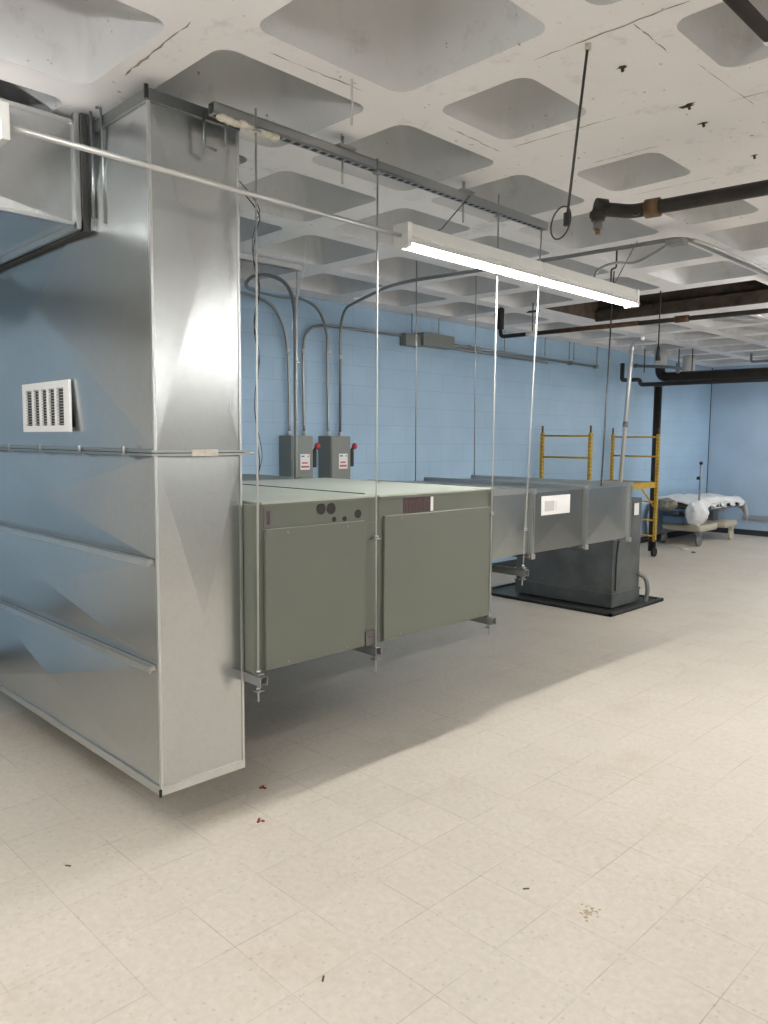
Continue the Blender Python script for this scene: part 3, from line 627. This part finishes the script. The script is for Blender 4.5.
for k, (x, y, z) in enumerate(FIXTURES):
    lb = labs[k] if k < 2 else {2: 'strip lamp above and left of the camera', 3: 'added unseen strip lamp brightening the open floor right of camera', 4: 'added unseen strip lamp over the far right floor', 5: 'added unseen strip lamp to the right of the big ceiling opening', 6: 'added unseen strip lamp brightening the corner by the far blue wall', 7: 'added unseen fill lamp near the middle of the room, nearer the camera', 8: 'added unseen fill lamp near the middle of the room, further along', 9: 'added unseen fill lamp nearest the pale right wall'}[k]
    fixture(x, y, z, lb, hood=k not in (1, 2, 4))
c = MB(); c.tube([(-2.63, 0.93, 2.64), (-2.63, 2.72, 2.64)], 0.0105, 10)
tag(c.build('lamp_conduit', CONDL), 'thin bright conduit running level between the two strip lamps', 'conduit')
# hooks that carry the visible lamp
for (y, px) in ((3.0, 3.27), (4.75, 5.1)):
    hk = MB(); hk.tube([(-2.66, px, ZC if px > 4 else 2.95), (-2.62, y, 2.72), (-2.61, y-0.03, 2.71), (-2.63, y, 2.696)], 0.003, 6)
    tag(hk.build('hanger_wire', DRKROD), 'bent wire hook holding the %s of the lit strip lamp' % ('near end' if y < 4 else 'far end'), 'wire')

# ------------------------------------------------------------ conduits on and by the blue wall
CX = XL+0.05
def cond(pts, label, r=0.014, m_=COND, rad=0.25, sp=False, couplings=()):
    th = thing('conduit', label, 'conduit', tuple(pts[0]), 'grey conduits of the electrical boxes')
    MB().tube(spline(pts) if sp else bend(pts, rad), r, 10).build('pipe', m_, th)
    for p in couplings: MB().tube([Vector(p)-Vector((0, 0, 0.02)), Vector(p)+Vector((0, 0, 0.02))], r*1.45, 10).build('coupling', CONDL, th)
    return th
k_ = 1.03  # wall sits a touch behind the plane the pixels were read on
cond([(CX, 4.62, 1.71), (CX, 4.60, 2.50), (CX, 4.50, 2.82), (CX, 4.30, 2.95), (CX, 3.7, 3.01), (CX, 3.0, 3.02)], 'leftmost wall conduit, curving left out of the first grey box', sp=True, couplings=[(CX, 4.61, 1.73), (CX, 4.60, 2.50)])
cond([(CX, 4.80, 1.71), (CX, 4.79, 2.52), (CX, 4.86, 2.72), (CX, 5.05, 2.79), (CX, 5.5, 2.80), (CX, 6.2, 2.80)], 'wall conduit curving right from first grey box to the junction box', sp=True, couplings=[(CX, 4.80, 1.73), (CX, 4.79, 2.52)])
cond([(CX, 5.11, 1.71), (CX, 5.10, 2.45), (CX+0.02, 5.07, 2.72), (-5.80, 4.87, 2.904), (-5.60, 4.52, 2.935), (-5.40, 4.11, 2.88), (-5.20, 3.78, 2.84), (-5.03, 3.54, 2.815), (-4.92, 3.43, 2.825), (-4.80, 3.40, 2.853), (-4.62, 3.38, 2.84), (-4.45, 3.397, 2.783), (-4.31, 3.37, 2.68), (-4.235, 3.345, 2.55), (-4.225, 3.345, 2.34), (-4.225, 3.345, 1.40)], 'wall conduit that loops back over itself above the second grey box', sp=True, couplings=[(CX, 5.11, 1.73), (CX, 5.12, 2.53)])
cond([(CX, 5.27, 1.71), (CX, 5.27, 2.97), (-4.6, 4.68, 2.965), (-3.26, 4.83, 2.965), (-2.30, 4.90, 2.965), (-2.24, 4.98, 2.965), (-2.24, 7.5, 2.965)], 'long conduit rising from second grey box and crossing under the ceiling', rad=0.3, couplings=[(CX, 5.27, 1.73), (CX, 5.27, 2.5)])
# disconnect boxes
def disconnect(y, label):
    th = thing('switch_box', label, 'electrical box', (XL, y, 1.2), 'grey safety switches on the blue wall')
    x0, x1 = XL, XL+0.19
    MB().box(x0, x1, y-0.13, y+0.13, 1.20, 1.705).build('enclosure', BOXG, th, 0.004)
    d = MB().box(x1, x1+0.01, y-0.122, y+0.127, 1.21, 1.695).build('door', BOXG, th, 0.003)
    l = MB().box(x1+0.01, x1+0.012, y-0.03, y+0.085, 1.38, 1.53).build('warning_label', LABEL, th)
    MB().box(x1+0.012, x1+0.0127, y-0.018, y+0.02, 1.502, 1.515).build('blue_print', BLUEP, l)
    rp = MB(); rp.box(x1+0.012, x1+0.0127, y-0.02, y+0.075, 1.40, 1.418).box(x1+0.012, x1+0.0127, y-0.012, y+0.06, 1.438, 1.452); rp.box(x1+0.012, x1+0.0127, y+0.058, y+0.072, 1.5, 1.516); rp.build('red_print', REDP, l)
    h = MB(); h.box(x1-0.05, x1+0.01, y+0.13, y+0.175, 1.40, 1.56); h.tube([(x1-0.02, y+0.155, 1.54), (x1-0.01, y+0.185, 1.60)], 0.016, 8); hh = h.build('handle', BLACK, th, 0.006)
    MB().ball((x1-0.005, y+0.195, 1.605), 0.028, 0.03, 0.034).build('handle_grip', RED, hh)
    MB().box(x1+0.01, x1+0.014, y+0.01, y+0.03, 1.25, 1.27).build('latch', GREYM, d)
disconnect(4.66, 'left grey safety switch box with red handle on the blue wall')
disconnect(5.15, 'right grey safety switch box with red handle on the blue wall')
jb = thing('junction_box', 'grey junction box high on the blue wall with a lower box joined', 'electrical box', (XL, 6.5, 2.74))
MB().box(XL, XL+0.10, 6.18, 6.42, 2.70, 2.83).build('small_box', BOXG, jb, 0.004)
MB().box(XL, XL+0.14, 6.42, 6.95, 2.72, 2.86).build('large_box', BOXG, jb, 0.004)
c = MB(); c.tube([(CX, 6.95, 2.78), (CX, 10.3, 2.76)], 0.016, 8); c.tube([(CX, 6.95, 2.74), (CX, 9.0, 2.72)], 0.012, 8)
for y in (7.3, 7.45): c.tube([(CX, y, 2.78), (CX, y+0.05, 2.78)], 0.026, 8)
for y in (9.55, 10.25): c.tube([(CX-0.02, y, 2.76), (CX+0.04, y, 2.76)], 0.03, 8)
tag(c.build('wall_pipe', COND), 'thin pale pipe running level along the blue wall right of the junction box', 'pipe')
for (y, lb) in ((6.3, 'first'), (6.75, 'second'), (8.0, 'third'), (8.9, 'fourth'), (9.5, 'fifth'), (9.62, 'sixth'), (10.25, 'last')):
    tag(MB().tube([(CX+0.02, y, ZC+0.3 if False else ZC), (CX+0.02, y, 2.80)], 0.006, 6).build('pipe_hanger', COND), lb+' thin hanger from the left dropping from ceiling to the wall pipe', 'hanger', 'thin hangers over the wall pipe')
# cable twisted down the first rod
w = MB()
pts1 = [(-3.2, 1.97, 2.93), (-2.95, 1.97, 2.80)] + [(-2.745+0.008*math.sin(k*1.7), 1.965+0.010*math.cos(k*1.3), 2.62-k*0.07) for k in range(17)]
w.tube(spline(pts1, 4), 0.0024, 6); pts2 = [(p[0]+0.012*math.sin(i*0.9), p[1]+0.010*math.cos(i*1.1), p[2]+0.02) for i, p in enumerate(pts1)]
w.tube(spline(pts2, 4), 0.0018, 6)
tag(w.build('twisted_cable', BLACK), 'thin dark cable twisted down beside the rod nearest the tall duct', 'cable')
rc = MB(); rc.tube(spline([(-4.37, 3.556, ZC+0.33), (-4.38, 3.55, 2.9), (-4.42, 3.50, 2.6), (-4.44, 3.48, 2.44)]), 0.003, 6)
tag(rc.build('white_string', WHITE), 'thin white string hanging by the strapped conduit behind the first rod', 'string')

# ------------------------------------------------------------ small box and flex cable by the crossing conduit
fb = thing('ceiling_box', 'small square metal box under ceiling where the crossing conduit turns', 'electrical box', (-2.25, 5.0, 2.93))
MB().box(-2.34, -2.22, 4.85, 4.93, 2.922, 2.952).build('box', STRUT, fb, 0.003)
MB().tube([(-2.2, 4.95, 2.95), (-2.17, 5.1, 2.945), (-2.17, 6.9, 2.945)], 0.011, 8).build('outlet_pipe', CONDL, fb)
fc = MB(); fc.tube(spline([(-2.35, 4.88, 2.925), (-2.42, 4.80, 2.86), (-2.52, 4.78, 2.83), (-2.60, 4.70, 2.83), (-2.66, 4.60, 2.78), (-2.68, 4.56, 2.706)]), 0.008, 8)
tag(fc.build('flexible_cable', COND), 'grey flexible cable drooping from the small ceiling box to the lit lamp', 'cable')
tag(MB().tube(bend([(-2.95, 5.35, ZC+0.3), (-2.95, 5.35, 2.95), (-2.99, 5.35, 2.95), (-2.99, 5.35, 2.80)], 0.02), 0.007, 6).build('ceiling_hook', DRKROD), 'small bent metal hook on the ceiling behind the far end of lamp', 'hook')

# ------------------------------------------------------------ black pipes
def pipe(name, pts, r, m_, label, rad=0.05, extra=(), group='iron pipes under the ceiling'):
    th = thing(name, label, 'pipe', tuple(pts[0]), group)
    MB().tube(bend(pts, rad), r, 14).build('pipe', m_, th)
    for (nm, p0, p1, rr, mm) in extra: MB().tube([p0, p1], rr, 14).build(nm, mm, th)
    return th
pipe('black_pipe', [(-1.98, 3.40, 2.72), (-1.98, 3.40, 2.775), (-1.87, 3.52, 2.765), (-0.2, 3.66, 2.745)], 0.032, BLKIRON, 'thick black iron pipe with elbow crossing below the ceiling at right', 0.04,
     extra=(('elbow_collar', (-1.98, 3.40, 2.735), (-1.98, 3.40, 2.76), 0.04, BLKIRON), ('nipple', (-1.98, 3.40, 2.68), (-1.98, 3.40, 2.73), 0.022, PLATE), ('valve_tip', (-1.98, 3.40, 2.655), (-1.98, 3.40, 2.685), 0.013, BRASS),
            ('coupling', (-1.80, 3.526, 2.764), (-1.735, 3.532, 2.763), 0.043, BRASS), ('elbow_ball', (-1.99, 3.39, 2.785), (-1.955, 3.43, 2.78), 0.040, BLKIRON), ('side_plug', (-1.835, 3.50, 2.752), (-1.80, 3.43, 2.735), 0.018, BLKIRON)))
pipe('black_pipe', [(-0.885, 1.2, 2.84), (-0.885, 6.0, 2.84)], 0.020, BLKIRON, 'black pipe crossing the top right corner of the picture', extra=(('clamp', (-0.885, 2.43, 2.84), (-0.885, 2.455, 2.84), 0.0225, WHITE),))
hr = thing('ring_hanger', 'black rod with wire ring hanging from ceiling beside the black elbow', 'hanger', (-1.55, 2.46, 2.47))
MB().tube([(-1.514, 2.496, ZC), (-1.585, 2.505, 2.47)], 0.005, 8).build('rod', DRKROD, hr)
MB().tube([(-1.513, 2.496, ZC), (-1.514, 2.496, 3.03)], 0.011, 8).build('ceiling_cap', FOAM, hr)
MB().tube([(-1.585, 2.505, 2.495), (-1.585, 2.505, 2.45)], 0.012, 6).build('nut', BLACK, hr)
rg = MB(); rr = [(-1.60+0.036*math.cos(a)*0.7, 2.49+0.036*math.cos(a)*0.7, 2.46+0.055*math.sin(a)+0.02*math.cos(a)) for a in [2*PI*k/20 for k in range(21)]]
rg.tube(rr, 0.003, 6, False); rg.build('ring', DRKROD, hr)
pipe('rusty_pipe', [(-4.93, 6.60, 3.04), (-4.93, 6.60, 2.745), (-0.5, 6.90, 2.75)], 0.021, BLKIRON, 'long rusty pipe crossing below the dark ceiling opening', 0.05,
     extra=(('rust_length', (-4.3, 6.643, 2.746), (-3.45, 6.70, 2.748), 0.0225, RUST), ('coupling', (-3.12, 6.723, 2.748), (-3.0, 6.731, 2.748), 0.030, RUST), ('white_wrap', (-4.62, 6.62, 2.745), (-4.5, 6.63, 2.745), 0.023, LABEL), ('foam_sleeve', (-4.93, 6.60, 2.82), (-4.93, 6.60, 3.03), 0.034, BLACK)))
tag(MB().tube([(-4.55, 6.62, ZC), (-4.55, 6.62, 2.77)], 0.006, 6).tube([(-4.62, 6.62, 2.96), (-4.55, 6.69, 2.97), (-4.47, 6.62, 2.965), (-4.55, 6.55, 2.955), (-4.62, 6.62, 2.96)], 0.006, 6).build('pipe_hanger', DRKROD), 'dark rod with small loop holding the left end of rusty pipe', 'hanger')
tag(MB().tube([(-3.35, 6.9, ZC+0.2), (-3.35, 6.9, 2.55)], 0.006, 6).tube([(-3.35, 6.9, 2.55), (-3.35, 6.9, 2.42)], [0.012, 0.024], 10).build('hanging_plug', BLACK), 'black plug hanging on a cord below the dark ceiling opening', 'plug')
# tall grey conduit behind the duct end
pipe('tall_conduit', [(-4.75, 9.35, 2.98), (-5.0, 9.56, 2.98), (-5.0, 9.25, 0.0)], 0.028, CONDL, 'tall pale steel conduit standing between ceiling and floor by the scaffold', 0.12, extra=(('coupling', (-5.0, 9.443, 1.86), (-5.0, 9.451, 1.93), 0.036, GREYM),), group=None)
# big dark drain pipes in the far corner
CPX, CPY = -5.44, 11.25
cp = thing('drain_pipe', 'black vertical drain pipe standing behind the yellow scaffold', 'pipe', (CPX, CPY, 0))
MB().tube([(CPX, CPY, 0), (CPX, CPY, 2.50)], 0.058, 18).build('stack', BLKIRON, cp)
MB().tube([(CPX, CPY, 2.50), (CPX, CPY, 2.56)], 0.08, 18).build('collar', GREYM, cp)
st = thing('overhead_pipe', 'thick black horizontal pipe from the far corner stack to the right edge', 'pipe', (CPX, CPY, 2.6))
MB().tube(bend([(CPX+0.02, CPY, ZC-0.006), (CPX+0.02, CPY, 2.64), (0.5, CPY+0.4, 2.62)], 0.12, 8), 0.072, 18).build('main_pipe', BLKIRON, st)
MB().tube([(CPX+0.02, CPY, 2.78), (CPX+0.02, CPY, ZC-0.004)], 0.095, 18).build('insulation', STUB, st)
MB().tube(bend([(-5.85, 10.9, 2.85), (-5.85, 10.9, 2.60), (-5.62, 11.0, 2.60), (-5.62, 11.05, 2.53), (-5.4, 11.1, 2.53), (0.5, 11.5, 2.53)], 0.03), 0.032, 12).build('lower_pipe', BLACK, st)
s2 = MB(); s2.tube([(-5.45, 12.3, 2.72), (-5.45, 12.3, ZC)], 0.10, 14)
tag(s2.build('insulated_stub', STUB), 'stained white insulated stub hanging from ceiling above the black pipes', 'pipe')
tag(MB().tube([(-5.75, 11.1, 2.82), (-5.1, 10.9, 2.75), (-4.95, 10.95, 2.72)], 0.022, 8).tube([(-5.76, 11.11, 2.82), (-5.72, 11.09, 2.82)], 0.035, 8).tube([(-5.0, 10.93, 2.66), (-5.0, 10.93, 2.8)], 0.03, 8).build('sprinkler_branch', GREYM), 'short grey branch pipe crossing in front of the corner stack', 'pipe')
for (x, y, lb) in ((-5.16, 11.3, 'nearest'), (-5.0, 11.4, 'middle'), (-5.55, 11.0, 'leftmost')):
    tag(MB().tube([(x, y, ZC+0.0), (x, y, 2.70)], 0.008, 6).build('pipe_hanger', DRKROD), lb+' thin rod among three holding the corner pipes', 'hanger', 'thin rods over the corner pipes')
tag(MB().tube(bend([(-4.6, 12.6, ZC), (-4.6, 12.6, 2.92), (-4.3, 12.65, 2.92), (-4.3, 12.65, 2.80)], 0.03), 0.018, 8).tube([(-4.3, 12.65, 2.92), (-1.0, 13.0, 2.92)], 0.018, 8).build('thin_pipe', GREYM), 'thin grey pipe with a hook near ceiling in the far corner', 'pipe')
tag(MB().tube([(-3.0, 8.15, 2.97), (-3.05, 9.0, 2.97), (-3.1, 11.4, 2.96)], 0.016, 8).build('ceiling_conduit', CONDL), 'pale conduit running away under the ceiling behind the rusty pipe', 'conduit')

# ------------------------------------------------------------ scaffold
sc = thing('scaffold', 'yellow rolling scaffold with wooden platform against the blue wall', 'scaffold', (-5.45, 9.9, 0))
sx0, sx1, sy0, sy1 = -5.86, -5.14, 8.82, 10.70
for sy in (sy0, sy1):
    f = MB()
    for x in (sx0, sx1): f.box(x-0.021, x+0.021, sy-0.021, sy+0.021, 0.22, 1.78)
    for z in (0.30, 0.53, 0.80, 1.46, 1.74): f.tube([(sx0, sy, z), (sx1, sy, z)], 0.013, 8)
    f.mark()
    for x in (sx0, sx1):
        for k in range(30): f.box(x+0.0205, x+0.0225, sy-0.007, sy+0.007, 0.293+k*0.05, 0.307+k*0.05); f.box(x-0.007, x+0.007, sy-0.0225, sy-0.0205, 0.293+k*0.05, 0.307+k*0.05)
    fr_ = f.build('end_frame', YEL, sc, second=CHIP)
    pn = MB()
    for x in (sx0, sx1):
        pn.tube([(x, sy, 1.78), (x, sy, 1.87)], 0.014, 8)
    pn.build('coupling_pin', BRASS, fr_, split=True)
    for x in (sx0, sx1):
        w_ = MB(); w_.tube([(x-0.02, sy, 0.065), (x+0.02, sy, 0.065)], 0.065, 16); w_.tube([(x, sy, 0.10), (x, sy, 0.24)], 0.014, 8)
        wh = w_.build('caster', BLACK, sc)
        MB().box(x-0.16, x+0.16, sy-0.02, sy+0.02, 0.225, 0.245).build('foot_bar', BLACK, sc) if sy == sy1 else None
for x in (sx0+0.03, sx1-0.03):
    rl = MB(); rl.box(x-0.02, x+0.02, sy0, sy1, 1.01, 1.09); rl.tube([(x, sy0+0.02, 0.74), (x, sy0+0.42, 1.03)], 0.013, 8); rl.tube([(x, sy1-0.02, 0.74), (x, sy1-0.42, 1.03)], 0.013, 8)
    rl.build('side_rail', YEL, sc)
MB().box(sx0+0.05, sx1-0.05, sy0+0.03, sy1-0.03, 1.075, 1.10).build('platform', OSB, sc)

# ------------------------------------------------------------ stretcher in the corner
gu = thing('hospital_stretcher', 'wheeled hospital stretcher with rumpled white sheet in the far corner', 'stretcher', (-5.42, 13.0, 0))
gx0_, gx1_, gy0, gy1 = -5.84, -5.12, 12.15, 13.95
b = MB(); b.box(gx0_+0.04, gx1_-0.02, gy0+0.15, gy0+0.85, 0.22, 0.33).box(gx0_+0.18, gx1_-0.16, gy0+0.8, gy1-0.5, 0.22, 0.31).box(gx0_+0.04, gx1_-0.0, gy1-0.65, gy1-0.15, 0.22, 0.33); b.build('base_cover', BEIGE, gu, 0.04)
f = MB(); f.box(gx0_+0.02, gx1_, gy0, gy1, 0.56, 0.60); f.build('bed_frame', BLUEF, gu, 0.01)
f = MB(); f.box(gx0_+0.25, gx1_-0.25, gy0+0.35, gy0+0.6, 0.3, 0.57).box(gx0_+0.25, gx1_-0.25, gy1-0.6, gy1-0.4, 0.3, 0.57); f.build('lift_column', GREYM, gu)
m2 = MB(); m2.box(gx0_+0.03, gx1_-0.04, gy0+0.02, gy1-0.02, 0.60, 0.705); m2.build('mattress', CARD, gu, 0.03)
rl = MB()
for z in (0.60, 0.69): rl.tube([(gx1_+0.02, gy0+0.45, z), (gx1_+0.02, gy0+1.05, z)], 0.012, 6)
for k in range(5): rl.tube([(gx1_+0.02, gy0+0.45+k*0.15, 0.6), (gx1_+0.02, gy0+0.45+k*0.15, 0.69)], 0.010, 6)
rl.build('side_rail', LABEL, gu)
for x in (gx0_+0.1, gx1_-0.04):
    for y in (gy0+0.14, gy1-0.35):
        w_ = MB(); w_.tube([(x-0.02, y, 0.085), (x+0.02, y, 0.085)], 0.085, 16); w_.box(x-0.035, x+0.035, y-0.03, y+0.03, 0.14, 0.24)
        w_.build('caster', GREYM if y < 13 else BEIGE, gu)
tag(MB().box(gx0_+0.1, gx0_+0.45, gy0+0.03, gy0+0.33, 0.335, 0.47).build('blue_case', BLUEF, bevel=0.03), 'dark blue case lying on the stretcher base under the mattress', 'case')
# the sheet: a rumpled cloth over the mattress with hanging edges
sh = bmesh.new(); rnd = random.Random(11); nx, ny = 22, 44; grid = []
X0, X1, Ya, Yb = gx0_-0.02, gx1_+0.06, gy0-0.05, gy1+0.14
for j in range(ny+1):
    row = []
    for i in range(nx+1):
        u, v = i/nx, j/ny; x = X0+(X1-X0)*u; y = Ya+(Yb-Ya)*v
        z = 0.755+0.018*math.sin(9*x+4*y)*math.sin(7*y+2)+0.014*math.sin(23*x+3)*math.sin(19*y)+0.02*math.sin(3.1*y)
        du = max(0, u-0.86)/0.14; dv = max(0, v-0.93)/0.07; dl = max(0, 0.06-v)/0.06
        z -= du*(0.12+0.04*math.sin(17*y)) + dv*(0.27+0.06*math.sin(11*x)) + dl*0.05
        x += 0.02*math.sin(31*y)*du; row.append(sh.verts.new((x, y+0.02*math.sin(25*x)*dv, z)))
    grid.append(row)
for j in range(ny):
    for i in range(nx):
        ff = sh.faces.new((grid[j][i], grid[j][i+1], grid[j+1][i+1], grid[j+1][i])); ff.smooth = True
me = bpy.data.meshes.new('bed_sheet'); sh.to_mesh(me); sh.free(); me.materials.append(SHEET)
so = bpy.data.objects.new('bed_sheet', me); COL.objects.link(so); md = so.modifiers.new('t', 'SOLIDIFY'); md.thickness = 0.008
tag(so, 'rumpled white sheet draped over the stretcher mattress in the corner', 'sheet')
cb = MB(); cb.ball((-5.60, 12.05, 0.66), 0.17, 0.10, 0.10, jit=0.10, seed=4); tag(cb.build('blanket', mat('grey_olive_blanket', (0.24, 0.23, 0.19), 0.9, var=0.4, vscale=16)), 'bunched grey olive blanket at the near left end of the stretcher', 'blanket')
cb = MB(); cb.ball((-5.83, 12.02, 0.36), 0.07, 0.08, 0.27, jit=0.05, seed=9); tag(cb.build('hanging_cloth', SHEET), 'pale cloth hanging down behind the scaffold at the stretcher end', 'cloth')
pb = MB(); pb.ball((-5.09, 12.0, 0.56), 0.17, 0.14, 0.185, jit=0.09, seed=5); tag(pb.build('plastic_bag', PLAS), 'round white plastic bag bundle hanging at the near corner of stretcher', 'bag')
iv = thing('drip_pole', 'thin dark metal pole with knob rising from the near end of stretcher', 'pole', (-5.13, 12.16, 0.6))
MB().tube([(-5.13, 12.16, 0.6), (-5.12, 12.16, 1.33)], 0.015, 8).build('pole', GREYM, iv)
MB().ball((-5.12, 12.16, 1.34), 0.03, 0.03, 0.03).build('knob', BLACK, iv)
MB().box(-5.17, -5.12, 12.13, 12.19, 1.08, 1.13).build('clamp', BLACK, iv)

# ------------------------------------------------------------ scraps on the floor
q = MB(); rnd = random.Random(21)
for k in range(34):
    a = rnd.uniform(0, 2*PI); d = rnd.gauss(0, 0.022); cx, cy = -1.327+d*math.cos(a), 2.364+1.2*d*math.sin(a); rr = rnd.uniform(0.003, 0.009)
    q.poly([(cx+rr*math.cos(t)*rnd.uniform(0.6, 1.2), cy+rr*math.sin(t)*rnd.uniform(0.6, 1.2), 0.0006+k*0.00002) for t in [2*PI*i/8 for i in range(8)]])
tag(q.build('floor_stain', mat('brown_stain', (0.38, 0.31, 0.20), 0.7)), 'small speckled brown stain on the pale tiles', 'stain', kind='stuff')
for (x, y, s, sd, lb) in ((-2.93, 2.11, 0.016, 1, 'dark red scrap on the floor nearer the hanging rods'), (-2.68, 1.91, 0.014, 2, 'dark red scrap on the floor further from the duct shadow')):
    q = MB(); rnd = random.Random(sd)
    for k in range(3): 
        cx, cy = x+rnd.uniform(-1, 1)*s, y+rnd.uniform(-1, 1)*s
        q.box(-s*0.5, s*0.5, -s*0.3, s*0.3, 0, 0.006, Matrix.Translation((cx, cy, 0)) @ Matrix.Rotation(rnd.uniform(0, 3), 4, 'Z'))
    tag(q.build('red_scrap', REDBIT), lb, 'scrap', 'red scraps on the floor')
for (x, y, a, lb) in ((-2.907, 1.165, 0.6, 'dark grit flake on the tiles left of the shadow'), (-1.724, 1.466, 2.3, 'small dark chip on the tiles near bottom centre'), (-1.564, 2.324, 0.9, 'tiny dark sliver on the tiles right of centre')):
    tag(MB().box(-0.012, 0.012, -0.003, 0.003, 0, 0.003, Matrix.Translation((x, y, 0)) @ Matrix.Rotation(a, 4, 'Z')).build('dark_chip', CHIP), lb, 'chip', 'dark chips on the floor')
for (x, y, s, lb) in ((-5.15, 11.75, 0.05, 'pale crumpled paper bit on floor before the stretcher'), (-4.9, 11.5, 0.02, 'tiny dark bit of rubbish on floor before the stretcher')):
    tag(MB().ball((x, y, 0.012), s*1.6, s, 0.012, jit=0.12).build('floor_litter', LABEL if s > 0.03 else CHIP), lb, 'litter')
bpy.context.view_layer.update()
